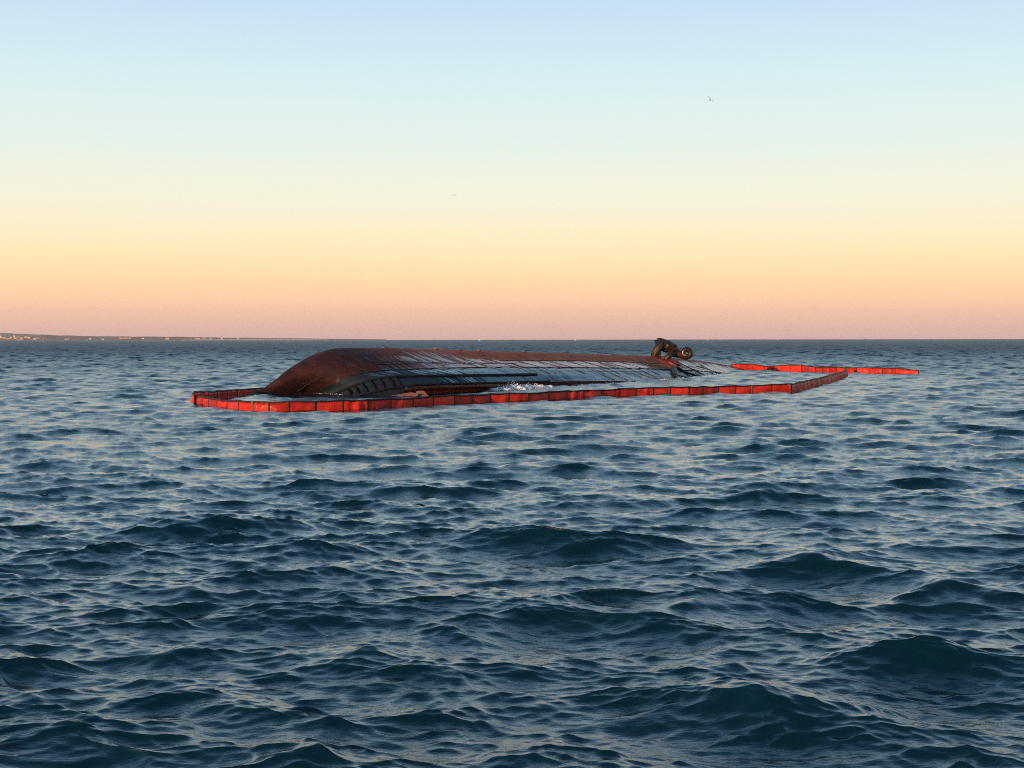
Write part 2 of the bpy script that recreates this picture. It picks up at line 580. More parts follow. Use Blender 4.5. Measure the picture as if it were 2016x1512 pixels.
def hull_material(name, kind):
    m, n, l, b = new_mat(name)
    tco = n.new('ShaderNodeTexCoord').outputs['Object']
    st, patch = streaks(n, l, tco)
    fine = noise(n, l, tco, 14.0, 6, 0.7)
    mid = noise(n, l, tco, 1.1, 10, 0.74)
    at_ = n.new('ShaderNodeAttribute'); at_.attribute_name = 'wet'
    wet0 = at_.outputs['Fac']
    rust_a = n.new('ShaderNodeAttribute'); rust_a.attribute_name = 'rust'
    navy_a = n.new('ShaderNodeAttribute'); navy_a.attribute_name = 'navy'
    x = math_n(n, l, 'ADD', wet0, math_n(n, l, 'MULTIPLY', math_n(n, l, 'SUBTRACT', st, 0.5), 3.2))
    x = math_n(n, l, 'ADD', x, math_n(n, l, 'MULTIPLY', math_n(n, l, 'SUBTRACT', patch, 0.5), 1.2))
    wet = cramp(n, l, x, [(0.44, (0, 0, 0)), (0.58, (1, 1, 1))])
    red = cramp(n, l, mid, [(0.28, (0.28, 0.050, 0.022)), (0.5, (0.52, 0.115, 0.048)), (0.72, (0.64, 0.20, 0.08))])
    red = mixc(n, l, math_n(n, l, 'MULTIPLY', fine, 0.35), red, (0.15, 0.06, 0.04))
    bow_shade_a = n.new('ShaderNodeAttribute'); bow_shade_a.attribute_name = 'bow'
    red = mixc(n, l, math_n(n, l, 'MULTIPLY', bow_shade_a.outputs['Fac'], math_n(n, l, 'ADD', 0.70, math_n(n, l, 'MULTIPLY', mid, 0.56), True), True), red, (0.032, 0.013, 0.015))  # shade of the unlit bow painted in as dark maroon
    red = mixc(n, l, rust_a.outputs['Fac'], red, (0.045, 0.022, 0.02))
    blue = cramp(n, l, mid, [(0.3, (0.006, 0.012, 0.020)), (0.7, (0.015, 0.025, 0.036))])
    blue = mixc(n, l, math_n(n, l, 'MULTIPLY', st, 0.16), blue, (0.09, 0.10, 0.11))
    nv = math_n(n, l, 'ADD', navy_a.outputs['Fac'], math_n(n, l, 'MULTIPLY', math_n(n, l, 'SUBTRACT', mid, 0.5), 0.10))
    nvm = cramp(n, l, nv, [(0.49, (0, 0, 0)), (0.51, (1, 1, 1))])
    base = mixc(n, l, nvm, red, blue)
    l.new(base, b.inputs['Base Color'])
    rough = n.new('ShaderNodeMapRange')
    rough.inputs['To Min'].default_value = 0.75
    rough.inputs['To Max'].default_value = 0.38
    l.new(wet, rough.inputs['Value'])
    l.new(rough.outputs[0], b.inputs['Roughness'])
    gap = cramp(n, l, noise(n, l, tco, 1.0, 5, 0.7, (4.5, 0.22, 0.06)), [(0.51, (0, 0, 0)), (0.58, (1, 1, 1))])
    gap2 = cramp(n, l, noise(n, l, tco, 1.0, 2, 0.5, (0.35, 0.5, 0.2)), [(0.36, (0.3, 0.3, 0.3)), (0.54, (1, 1, 1))])
    dry = math_n(n, l, 'MULTIPLY', gap, gap2)
    cw_ = math_n(n, l, 'MULTIPLY', wet, math_n(n, l, 'SUBTRACT', 1.0, math_n(n, l, 'MULTIPLY', dry, 0.92)))
    l.new(math_n(n, l, 'MULTIPLY', cw_, 0.58), b.inputs['Coat Weight'])
    b.inputs['Coat Roughness'].default_value = 0.16
    b.inputs['Coat IOR'].default_value = 1.36
    b.inputs['Specular IOR Level'].default_value = 0.12
    bump(n, l, math_n(n, l, 'ADD', math_n(n, l, 'MULTIPLY', fine, 0.5), st), 0.35, 0.012, b)
    return m


m_hull = hull_material('hull_paint', 'hull')
G, V5 = hull_patch([far3, far2, far1] + NAMES5, 7, 0.055)
V5 = V5 - 3                                           # 0 ridge, 1 strip edge, 2 waterline, 3 fender, 4 deck edge
tt = G[:, :, 0]; vv5 = np.repeat(V5[None, :], NW, 0)
ramp01 = lambda x, a, c: np.clip((x - a) / (c - a), 0, 1)
bow = ramp01(tt, 2.0, -8.0)                           # 1 at the stem: weight of the shade painted into the red
wet_attr = -0.45 + 1.36 * ramp01(vv5, 0.80, 1.14) - 0.65 * ramp01(tt, 0.0, -9.0) * (0.5 + 0.5 * ramp01(vv5, 2.3, 1.7))
wet_attr += 0.95 * ramp01(tt, 10, 2) * ramp01(tt, -9, -3) * ramp01(vv5, 0.15, 0.5) * ramp01(vv5, 1.4, 0.8)
wet_attr += 1.2 * ramp01(tt, 42, 47) * ramp01(vv5, 0.1, 0.6)
wet_attr -= 0.42 * ramp01(tt, 5.0, -9.0) * ramp01(vv5, 2.0, 2.6)
tp = to_tsz(at(1305, 718, plan_Y(1305, 3.0)))
rust = np.exp(-(((G[:, :, 0] - tp[0] + 0.2 * (G[:, :, 1] - 3.2)) / 1.9) ** 4)) * np.exp(-((G[:, :, 1] - 3.3) / 1.5) ** 4) * 0.85
wet_attr -= 0.7 * rust
navy = np.clip((vv5 - 2.0) * 2.0 + 0.5, 0, 1)
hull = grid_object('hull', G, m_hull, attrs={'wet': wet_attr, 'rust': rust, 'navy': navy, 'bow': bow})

# dark trim and rails
m_black = simple_mat('black_rubber', (0.012, 0.013, 0.016), 0.7, 0.3, 5.0, spec=0.08)
m_dredge = simple_mat('deck_red_oxide', (0.14, 0.022, 0.018), 0.6, 0.3, 3.0)
m_inner = simple_mat('bulwark_red', (0.32, 0.040, 0.030), 0.7, 0.3, 3.0)
m_pink = simple_mat('pink_red_plate', (0.15, 0.058, 0.052), 0.55, 0.25, 2.0, coat=0.1)  # paler, pinker red for the bulwark strip and plates
m_navy = simple_mat('navy_plate', (0.012, 0.020, 0.030), 0.6, 0.3, 2.0, spec=0.1)
m_bronze = simple_mat('fouled_bronze', (0.026, 0.016, 0.009), 0.48, 0.48, 5.0, spec=0.35, metallic=0.1, bstr=0.6, bdist=0.04)
m_glint = simple_mat('bronze_glint', (0.42, 0.22, 0.08), 0.4, 0.25, 6.0, metallic=0.5)  # light bronze for the propeller's glints: highlights put into colour
m_orange = simple_mat('red_lead_strut', (0.46, 0.075, 0.03), 0.6, 0.3, 4.0)
m_zinc = simple_mat('zinc_anode', (0.36, 0.22, 0.14), 0.7, 0.3, 8.0)


def line_pt(name, px, lift=0.0, ds=0.0):
    """Point of a hull line where the picture column px meets it."""
    L = LINES[name]
    best = min(range(NW - 1), key=lambda i: abs(_px(from_tsz(L[i])) - px))
    i0 = max(0, best - 1)
    for i in (i0, best):
        a, c = _px(from_tsz(L[i])), _px(from_tsz(L[i + 1]))
        if (a - px) * (c - px) <= 0 and a != c:
            f = (px - a) / (c - a)
            q = L[i] * (1 - f) + L[i + 1] * f
            return from_tsz(q + np.array([0, -ds, lift]))
    return from_tsz(L[best] + np.array([0, -ds, lift]))


CAM_INV = cam.matrix_world.inverted()


def _px(P):
    c = CAM_INV @ P
    return 1008.0 + c.x / -c.z * FPX


def part(name, VF, material, parent=ship, smooth=True):
    me = pymesh(name, VF[0], VF[1], smooth, SHIP_INV)
    o = link(name, me, material, parent)
    if smooth:
        try:
            me.set_sharp_from_angle(angle=math.radians(40))
        except Exception:
            pass
    return o


UPN = (Vector((PN.x * 0.36, PN.y * 0.36, 0.93))).normalized()     # outward normal of the sloping side
pts = [line_pt('fender', px, 0.02, 0.02) for px in np.linspace(652, 1056, 46)]
part('rubbing_strake', sweep(pts, 0.22, 0.16, UPN, 8, True), m_black)
pts = [line_pt('deck_edge', px, 0.015, 0.03) for px in np.linspace(672, 1080, 46)]
part('gunwale_rail', sweep(pts, 0.16, 0.14, UPN, 8, True), m_black)
pts = [line_pt('waterline', px, 0.01, 0.0) for px in np.linspace(690, 1440, 70)]
part('weld_seam', sweep(pts, 0.07, 0.05, UPN, 6), m_black)
for a, c in [(684, 690), (697, 706), (711, 722), (727, 740), (744, 757), (761, 775), (776, 787)]:
    p0 = line_pt('fender', a, 0.0, 0.0); p1 = line_pt('deck_edge', c, 0.0, 0.02)
    mid = (p0 + p1) / 2 + UPN * 0.07
    part('fender_rib', sweep([p0 + UPN * 0.03, mid, p1 + UPN * 0.03], 0.13, 0.16, UPN, 8, True), m_black)

def at_t(name, t0):
    L = LINES[name]
    k = int(np.argmin(L[:, 0]))
    return np.array([t0, np.interp(t0, L[k:, 0], L[k:, 1]), np.interp(t0, L[k:, 0], L[k:, 2])])


def frame_line(t0, v0, v1, n=9):
    P = [at_t(nm, t0 + 0.25 * i) for i, nm in enumerate(ORDER)]
    out = []
    for v in np.linspace(v0, v1, n):
        k = min(3, int(v)); f = v - k
        out.append(from_tsz(P[k] * (1 - f) + P[k + 1] * f) + UPN * 0.012)
    return out


m_seam = simple_mat('seam_dirt', (0.042, 0.032, 0.034), 0.75, 0.3, 4.0)
rs = random.Random(17)
for k in range(40):
    t0 = -7.0 + k * 1.45 + rs.uniform(-0.5, 0.5)
    va = 0.35 if t0 < 4 else rs.choice((1.0, 1.0, 1.05, 1.4, 2.05))
    vb = rs.choice((2.0, 2.0, 2.9, 3.4, 3.9)) if t0 > 6 else rs.uniform(1.3, 2.0)
    if vb - va > 0.4:
        part('frame_seam', sweep(frame_line(t0, va, vb), rs.uniform(0.025, 0.085), 0.045, UPN, 6), m_seam)
for v0, ta, tb in ((0.55, -9.0, 12.0), (1.45, -9.0, 9.0), (2.5, 9.0, 30.0), (1.02, 8.0, 40.0)):
    pts = []
    for t0 in np.linspace(ta, tb, 40):
        k = int(v0); f = v0 - k
        pts.append(from_tsz(at_t(ORDER[k], t0) * (1 - f) + at_t(ORDER[k + 1], t0) * f) + UPN * 0.012)
    part('plate_seam', sweep(pts, 0.06, 0.045, UPN, 6), m_seam)

for v0, w0, w1 in ((0.75, 5, 40), (1.6, 6, 42)):
    pts = []
    for i in range(w0, w1):
        k = int(v0); f = v0 - k
        pts.append(from_tsz(LINES[ORDER[k]][i] * (1 - f) + LINES[ORDER[k + 1]][i] * f) + UPN * 0.008)
    part('plate_seam', sweep(pts, 0.045, 0.035, UPN, 6), m_seam)
for i in (10, 17, 23):
    pts = []
    for v in np.linspace(0.1, 1.9, 9):
        k = int(v); f = v - k
        pts.append(from_tsz(LINES[ORDER[k]][i] * (1 - f) + LINES[ORDER[k + 1]][i] * f) + UPN * 0.008)
    part('frame_seam', sweep(pts, 0.04, 0.035, UPN, 6), m_seam)

# bulwark strip, the dark recess under it and the plates by the fender
de = LINES['deck_edge']
i0 = min(range(NW), key=lambda i: abs(_px(from_tsz(de[i])) - 800))
i1 = min(range(NW), key=lambda i: abs(_px(from_tsz(de[i])) - 1020))


def offs(L, ds, dz, a, c):
    q = L[a:c + 1].copy(); q[:, 1] += ds; q[:, 2] += dz
    return q


st = np.stack([offs(de, 0.02, -0.04, i0, i1), offs(de, 0.0, -0.24, i0, i1), offs(de, 0.10, -0.26, i0, i1), offs(de, 0.32, -0.20, i0, i1)], 1)
grid_object('bulwark_strip', st, m_pink)
st = np.stack([offs(de, 0.30, -0.18, i0, i1), offs(de, 0.85, -0.35, i0, i1), offs(de, 1.0, -0.8, i0, i1), offs(de, 1.0, -2.2, i0, i1)], 1)
grid_object('inner_bulwark', st, m_inner)
j0 = 0
st = np.stack([offs(de, 0.02, -0.03, j0, i0), offs(de, 0.10, -0.45, j0, i0), offs(de, 0.4, -2.0, j0, i0)], 1)
grid_object('bow_flare', st, m_navy)
st = np.stack([offs(de, 0.02, -0.03, i1, NW - 1), offs(de, 0.25, -0.3, i1, NW - 1), offs(de, 0.6, -2.0, i1, NW - 1)], 1)
grid_object('lower_side', st, m_dredge)


def slab(pix, Y, thick, tilt=0.0):
    """A plate with the given outline (pixels) standing Y metres off, thickened away from the camera."""
    base = [at(px, py, Y - tilt * (py - pix[0][1])) for px, py in pix]
    n = len(base)
    back = [p + Vector((-PN.x * thick, -PN.y * thick, -0.3 * thick)) for p in base]
    F = [tuple(range(n))[::-1], tuple(range(n, 2 * n))]
    F += [(i, (i + 1) % n, n + (i + 1) % n, n + i) for i in range(n)]
    return base + back, F


part('bulwark_plate', slab([(770, 779), (790, 775.5), (808, 772.5), (824, 774.5), (822, 779), (808, 786), (770, 786)], 87.6, 0.12, 0.01), m_pink, smooth=False)
part('bulwark_plate', slab([(823, 769.5), (834, 769), (845, 781), (843, 786), (824, 786)], 88.0, 0.12, 0.01), m_pink, smooth=False)
for dx in (0, 11):
    p0 = line_pt('deck_edge', 800 + dx, 0.0, 0.03); p1 = at(808 + dx, 770, p0.y - 0.4)
    part('freeing_port_bar', sweep([p0, (p0 + p1) / 2 + UPN * 0.03, p1], 0.1, 0.1, UPN, 8, True), m_black)

# flat bottom: lines of frames near the stern, sacrificial anodes on the ridge
for px in (756, 857, 903, 942, 1031, 1105, 1174, 1236):
    c = line_pt('ridge', px, 0.02, 0.1); k_ = 0.10 + 0.12 * ((px * 7) % 5) / 4
    part('anode', sweep([c - AX * 0.28, c - AX * 0.2, c + AX * 0.2, c + AX * 0.28], [0.06, k_, k_, 0.06], [0.03, 0.6 * k_, 0.6 * k_, 0.03], (0, 0, 1), 8), m_zinc)


def hull_ray(px, py):
    """Where the picture ray meets the sloping side: interpolate between the hull lines."""
    rows = []
    for nm in ORDER:
        P = line_pt(nm, px)
        c = CAM_INV @ P
        rows.append((756.0 - c.y / -c.z * FPX, P))
    rows.sort(key=lambda q: q[0])
    for (y0, p0), (y1, p1) in zip(rows, rows[1:]):
        if y0 <= py <= y1:
            f = (py - y0) / max(1e-6, y1 - y0)
            return p0.lerp(p1, f)
    return rows[0][1] if py < rows[0][0] else rows[-1][1]


def on_hull(pixels, lift):
    return [hull_ray(px, py) + UPN * lift for px, py in pixels]


# propeller and shaft bracket at the stern
prop = bpy.data.objects.new('propeller', None); COL.objects.link(prop); prop.parent = ship
prop['label'] = 'dark bronze propeller with curled blade upright on the hull'
YB = hull_ray(1300, 706).y


def P3(px, py, dy=0.0):
    return at(px, py, YB + dy)


def lump(name, outline, Yc, depth, material, parent, seed, rough=0.05, smooth=True):
    """A chunky casting: the outline swells through its depth and is knocked about by noise."""
    r_ = random.Random(seed)
    cx = sum(p[0] for p in outline) / len(outline); cy = sum(p[1] for p in outline) / len(outline)
    n = len(outline) * 3
    ring = []
    for i in range(n):
        f = i / 3; k = int(f); g = f - k
        a = outline[k % len(outline)]; c = outline[(k + 1) % len(outline)]
        ring.append((a[0] * (1 - g) + c[0] * g, a[1] * (1 - g) + c[1] * g))
    V, F = [], []
    prof = [(-0.5, 0.35), (-0.42, 0.72), (-0.2, 0.96), (0.1, 1.0), (0.35, 0.85), (0.5, 0.45)]
    for dz, sc in prof:
        for (x, y) in ring:
            j = 1 + r_.uniform(-rough, rough)
            V.append(at(cx + (x - cx) * sc * j, cy + (y - cy) * sc * j, Yc + dz * depth + r_.uniform(-0.05, 0.05)))
    F += grid_faces(len(prof), n, 0, False, True)
    F.append(tuple(range(n))[::-1]); F.append(tuple((len(prof) - 1) * n + k for k in range(n)))
    return part(name, (V, F), material, parent, smooth)


lump('hub', [(1288.5, 670), (1293, 667.2), (1297, 665.8), (1305, 666), (1312, 668.5), (1319, 671), (1327, 676), (1334, 681.5), (1337, 689),
             (1331, 697), (1322, 697), (1314, 694.5), (1306, 693.5), (1300, 690), (1292, 684), (1289, 678)], YB - 0.1, 1.5, m_bronze, prop, 3, 0.09, False)
part('blade', sweep([P3(1303, 674, -0.7), P3(1298, 682, -0.95), P3(1293, 690, -1.0), P3(1289, 698, -0.9), P3(1286, 706, -0.7)],
                    [0.55, 0.78, 0.84, 0.80, 0.6], [0.6, 0.5, 0.4, 0.32, 0.26], (0.3, 1, 0.1), 12), m_bronze, prop)
part('blade', sweep([P3(1330, 697, -0.5), P3(1322, 697.5, -1.0), P3(1316, 701, -1.2), P3(1311.5, 707, -1.2), P3(1309, 714, -1.0)],
                    [0.5, 0.6, 0.62, 0.56, 0.4], [0.4, 0.4, 0.34, 0.28, 0.22], (0.5, 1, 0.2), 12), m_bronze, prop)
part('blade', sweep([P3(1300, 676, 0.8), P3(1296, 688, 1.2), P3(1297, 700, 1.2)], [0.5, 0.6, 0.4], [0.3, 0.25, 0.2], (0.3, 1, 0.1), 10), m_bronze, prop)
cp, cw, ch = [], [], []
for i in range(30):
    f = i / 29
    a = math.radians(200 + f * 425)
    rad = 8.4 - 6.6 * max(0, (f - 0.55) / 0.45) ** 0.9
    cp.append(P3(1350.5 + rad * math.cos(a), 695.5 - rad * math.sin(a) * 0.96, -0.5 - 0.25 * f))
    cw.append(0.52 - 0.25 * max(0, f - 0.55)); ch.append(0.75 - 0.35 * f)
curl = part('curled_blade', sweep(cp, cw, ch, (0, 1, 0), 10), m_bronze, prop)
lip = [P3(1350.5 + 6.4 * math.cos(math.radians(a)), 694.5 - 6.0 * math.sin(math.radians(a)), -0.95) for a in range(95, 300, 14)]
part('crescent_glint', sweep(lip, [0.05 + 0.10 * math.sin(math.pi * i / (len(lip) - 1)) for i in range(len(lip))], 0.10, (0, 1, 0), 8), m_glint, prop)  # crescent highlight inside the curl, laid on as a bright strip
part('shaft_boss', sweep([P3(1326, 695, -0.2), P3(1336, 697, -0.35), P3(1344, 701, -0.45)], [0.85, 0.8, 0.6], [0.7, 0.6, 0.5], (0, 1, 0), 12), m_bronze, prop)
part('blade_glint', sweep([P3(1291, 694, -1.19), P3(1288.5, 699, -1.14), P3(1287, 703, -0.98)], [0.05, 0.10, 0.05], 0.08, (0, 1, 0), 8), m_glint, prop)  # glint low on the left blade, painted as a bright sliver
part('blade_glint', sweep([P3(1317.5, 700, -1.37), P3(1313.0, 704.5, -1.4), P3(1310.5, 710, -1.26)], [0.04, 0.08, 0.04], 0.08, (0, 1, 0), 8), m_glint, prop)  # painted highlight along the second blade

pts = on_hull([(1294, 702.5), (1308, 711), (1322, 719.5), (1335, 727)], 0.14)
part('shaft_strut', sweep(pts, 0.26, 0.26, UPN, 10), m_orange)
pts = on_hull([(1335, 727), (1350, 735), (1367, 741), (1386, 747)], 0.09)
part('bilge_keel', sweep(pts, 0.30, 0.18, UPN, 8, True), m_black)
pts = on_hull([(1338, 715.5), (1354, 723), (1370, 731), (1387, 739.5)], 0.04)
part('plate_seam', sweep(pts, 0.14, 0.08, UPN, 6), m_dredge)
pts = on_hull([(1364, 710.5), (1380, 719), (1396, 728), (1411, 736)], 0.03)
part('plate_seam', sweep(pts, 0.10, 0.07, UPN, 6), m_dredge)
pts = on_hull([(1324, 724), (1326, 730), (1328, 736), (1329, 741)], 0.16)
part('shaft_bracket', sweep(pts, [0.35, 0.5, 0.52, 0.45], [0.3, 0.42, 0.4, 0.3], UPN, 8, True), m_bronze, smooth=False)
lump('shaft_housing', [(1272, 704), (1290, 702), (1312, 708), (1336, 712), (1341, 718), (1334, 724), (1316, 722), (1296, 722), (1274, 716), (1270, 709)],
     hull_ray(1305, 713).y + 0.35, 1.2, m_dredge, ship, 14, 0.02)

# ------------------------------------------------------------------ floating booms
def boom_material():
    m, n, l, b = new_mat('boom_fabric')
    tco = n.new('ShaderNodeTexCoord').outputs['Object']
    f = noise(n, l, tco, 2.5, 6, 0.65)
    g = noise(n, l, tco, 1.0, 5, 0.6, (9.0, 9.0, 0.7))
    base = cramp(n, l, f, [(0.3, (0.44, 0.018, 0.010)), (0.5, (0.66, 0.032, 0.015)), (0.7, (0.76, 0.055, 0.024))])
    base = mixc(n, l, math_n(n, l, 'MULTIPLY', cramp(n, l, g, [(0.5, (0, 0, 0)), (0.75, (1, 1, 1))]), 0.4), base, (0.30, 0.035, 0.02))
    inf = n.new('ShaderNodeObjectInfo').outputs['Random']
    hs = n.new('ShaderNodeHueSaturation')
    mr = n.new('ShaderNodeMapRange'); mr.inputs['To Min'].default_value = 0.5; mr.inputs['To Max'].default_value = 1.15
    l.new(inf, mr.inputs['Value']); l.new(mr.outputs[0], hs.inputs['Value']); l.new(base, hs.inputs['Color'])
    l.new(hs.outputs[0], b.inputs['Base Color'])
    b.inputs['Roughness'].default_value = 0.5
    b.inputs['Specular IOR Level'].default_value = 0.12
    b.inputs['Coat Weight'].default_value = 0.05
    b.inputs['Coat Roughness'].default_value = 0.2
    bump(n, l, g, 0.5, 0.03, b)
    return m


m_boom = boom_material()
m_cord = simple_mat('boom_cord', (0.020, 0.010, 0.010), 0.6, 0.3, 6.0)
m_stiff = simple_mat('boom_stiffener', (0.010, 0.004, 0.004), 0.7, 0.3, 6.0)
m_conn = simple_mat('boom_connector', (0.15, 0.115, 0.085), 0.6, 0.3, 5.0, metallic=0.3)


def boom_pt(px, py_top, ztop=0.44):
    """Foot of the boom whose top edge is seen at (px, py_top) while standing ztop above still water."""
    d = CAM_M @ Vector(((px - 1008.0) / FPX, (756.0 - py_top) / FPX, -1.0))
    k = (ztop - CAM_H) / d.z
    return Vector((d.x * k, d.y * k, 0))


def resample(P, step):
    out = [P[0]]
    acc = 0.0
    for a, c in zip(P, P[1:]):
        L = (c - a).length
        d = step - acc
        while d <= L:
            out.append(a.lerp(c, d / L)); d += step
        acc = L - (d - step)
    if (out[-1] - P[-1]).length > step * 0.4:
        out.append(P[-1])
    else:
        out[-1] = P[-1]
    return out


def ride(p):
    return 0.8 * sum(sea_z(p.x + dx, p.y + dy) for dx in (-0.5, 0.5) for dy in (-0.5, 0.5)) / 4


def build_boom(name, label, posts, heights=None, connectors=(), yaw_seed=5):
    r_ = random.Random(yaw_seed)
    root = empty(name, posts[0])
    inv = root.matrix_world.inverted()
    tag(root, label, 'boom', 'floating containment booms around the wreck')
    zs = [ride(p) for p in posts]
    zs = [zs[max(0, i - 1)] * 0.25 + zs[i] * 0.5 + zs[min(len(zs) - 1, i + 1)] * 0.25 for i in range(len(zs))]
    tops = [(heights[i] if heights else 0.57) + zs[i] for i in range(len(posts))]
    rope = []
    for i in range(len(posts) - 1):
        a, c = posts[i], posts[i + 1]
        d = c - a; L = d.length
        if L < 0.05:
            continue
        nrm = Vector((d.y, -d.x, 0)).normalized()
        nu, nv = max(4, min(13, int(L / 0.11))), 7
        b1 = r_.uniform(0.02, 0.15); b2 = r_.uniform(-0.06, 0.06); ph = r_.uniform(0, 6.28); fq = r_.choice((1, 2, 2, 3))
        sag = r_.uniform(0.0, 0.05)
        V = []
        for side in (0, 1):
            for u_ in range(nu):
                fu = u_ / (nu - 1)
                e = math.sin(math.pi * fu)
                ztop = tops[i] * (1 - fu) + tops[i + 1] * fu - sag * e
                for v_ in range(nv):
                    fv = v_ / (nv - 1)
                    z = ztop * (1 - fv) + (-0.55) * fv
                    off = e * (b1 * math.sin(math.pi * min(1, fv * 1.3)) + b2 * math.sin(fq * 2 * math.pi * fu + ph + 1.5 * fv)) * min(1, L)
                    p = a.lerp(c, fu) + nrm * (off + (0.02 if side == 0 else -0.02))
                    V.append((p.x, p.y, z))
                if side == 0 and u_ < nu - 1:
                    q = a.lerp(c, fu); rope.append(Vector((q.x, q.y, ztop)))
        n1 = nu * nv
        F = grid_faces(nu, nv, 0, True) + grid_faces(nu, nv, n1, False)
        F += [(u_ * nv, (u_ + 1) * nv, n1 + (u_ + 1) * nv, n1 + u_ * nv) for u_ in range(nu - 1)]
        link('panel', pymesh('panel', V, F, True, inv), m_boom, root)
    rope.append(Vector((posts[-1].x, posts[-1].y, tops[-1])))
    Vr, Fr = sweep([p + Vector((0, 0, 0.02)) for p in rope], 0.11, 0.095, (0, 0, 1), 7)
    link('top_cord', pymesh('top_cord', Vr, Fr, True, inv), m_cord, root)
    for i, p in enumerate(posts):
        a = posts[max(0, i - 1)]; c = posts[min(len(posts) - 1, i + 1)]
        up = (c - a).normalized()
        conn = i in connectors
        w = 0.16 if conn else 0.11
        Vs, Fs = sweep([Vector((p.x, p.y, -0.6)), Vector((p.x, p.y, 0)), Vector((p.x, p.y, tops[i] + (0.07 if conn else 0.0)))],
                       w, 0.11 if conn else 0.075, Vector((up.y, -up.x, 0)), 8, True)
        link('connector' if conn else 'stiffener', pymesh('stiffener', Vs, Fs, False, inv), m_conn if conn else m_stiff, root)
    return root


front = [(497, 791), (530, 791.5), (569, 791.5), (621, 791), (675, 789.5), (724, 788), (769, 786), (812.5, 784), (853, 781.8), (894, 779.5),
         (929, 778), (965, 776.3), (1001, 775.2), (1040.5, 774), (1080, 772), (1116, 770.3), (1149, 769), (1183.5, 767.3), (1219, 766),
         (1253, 765), (1286, 764), (1320, 763), (1356, 762.4), (1383, 761.7), (1414, 760.6), (1448, 759.8), (1480, 759), (1518, 758), (1551, 757)]
loop = [(470, 789.5), (448, 787.2), (428, 784.6), (411, 782.6), (399, 781), (389, 779.5), (381, 777.5), (379, 775)]
back = [(383, 773, 77.5), (395, 771.8, 79), (410, 771.2, 80.5), (428, 770, 82.5), (447, 769, 84.5), (467, 767.5, 87), (490, 766, 90), (512, 764.5, 93), (530, 763.5, 95.5)]
left_path = [boom_pt(*p) for p in loop][::-1]
back_pts = [at(*p) for p in back][::-1]
back_path = [Vector((p.x, p.y, 0)) for p in back_pts]
# behind the hull, out of sight: from the stern quarter round the far side to the bow
far_a = boom_pt(1437, 718.3, 0.62)
hid = [far_a + Vector((-1.8, 3.0, 0)), Vector((11, 153, 0)), Vector((2, 141, 0)), Vector((-8.5, 120, 0)), Vector((-15, 106, 0)), Vector((-16.7, 98.5, 0)), back_path[0]]
front_posts = [boom_pt(*p) for p in front]
leg_px = [(1556, 756.4, 92.5), (1572, 756, 95.5), (1588, 754.5, 99), (1604, 750.5, 104), (1620, 746.5, 109), (1636, 742.5, 115), (1651, 739.5, 122), (1664, 737.5, 130), (1668, 735.5, 137), (1663, 733.5, 143)]
leg_path = [Vector((at(px, py, Y).x, Y, 0)) for px, py, Y in leg_px]
leg_posts = resample([front_posts[-1]] + leg_path, 1.7)[1:]
hidden_posts = resample(hid, 2.2)[:-1]
near_posts = hidden_posts + back_path + left_path + front_posts + leg_posts
nh = len(hidden_posts) + len(back_path) + len(left_path)
rb = random.Random(3)
near_h = [0.5] * len(hidden_posts) + [max(0.3, p.z) for p in back_pts] + [0.42 + rb.uniform(-0.05, 0.03) for _ in left_path]
near_h += [0.44 + rb.uniform(-0.045, 0.03) for _ in front_posts] + [0.58 - 0.06 * i / len(leg_posts) + rb.uniform(-0.05, 0.05) for i in range(len(leg_posts))]
build_boom('containment_boom', 'long dark-edged red barrier looping round bow and near side of the hull', near_posts,
           near_h, (nh, nh + 26, nh + 28), 5)

tail_px = [(1440, 718.0), (1457, 716.8), (1481, 717.0), (1505, 721.6), (1522, 720.6), (1538, 719.2), (1556, 718.8), (1578, 718.6), (1592, 720.8),
           (1605, 723.0), (1620, 723.0), (1634, 722.8), (1648, 723.3), (1662, 723.8), (1686, 724.2), (1711, 724.0), (1737, 724.3), (1764, 725.0), (1788, 727.0), (1808, 729.5)]
tail_Y = np.interp([p[0] for p in tail_px], [1437, 1481, 1540, 1580, 1605, 1634, 1686, 1765, 1808], [160, 158, 155, 152, 148, 147, 144.5, 142, 140.5])
tail_posts, tail_h = [], []
for (px, py), Y in zip(tail_px, tail_Y):
    q = at(px, py, Y)
    tail_posts.append(Vector((q.x, q.y, 0)))
    tail_h.append(max(0.2, q.z))
build_boom('containment_boom', 'bright red barrier running from the stern out to the far right', tail_posts, tail_h, (13,), 8)

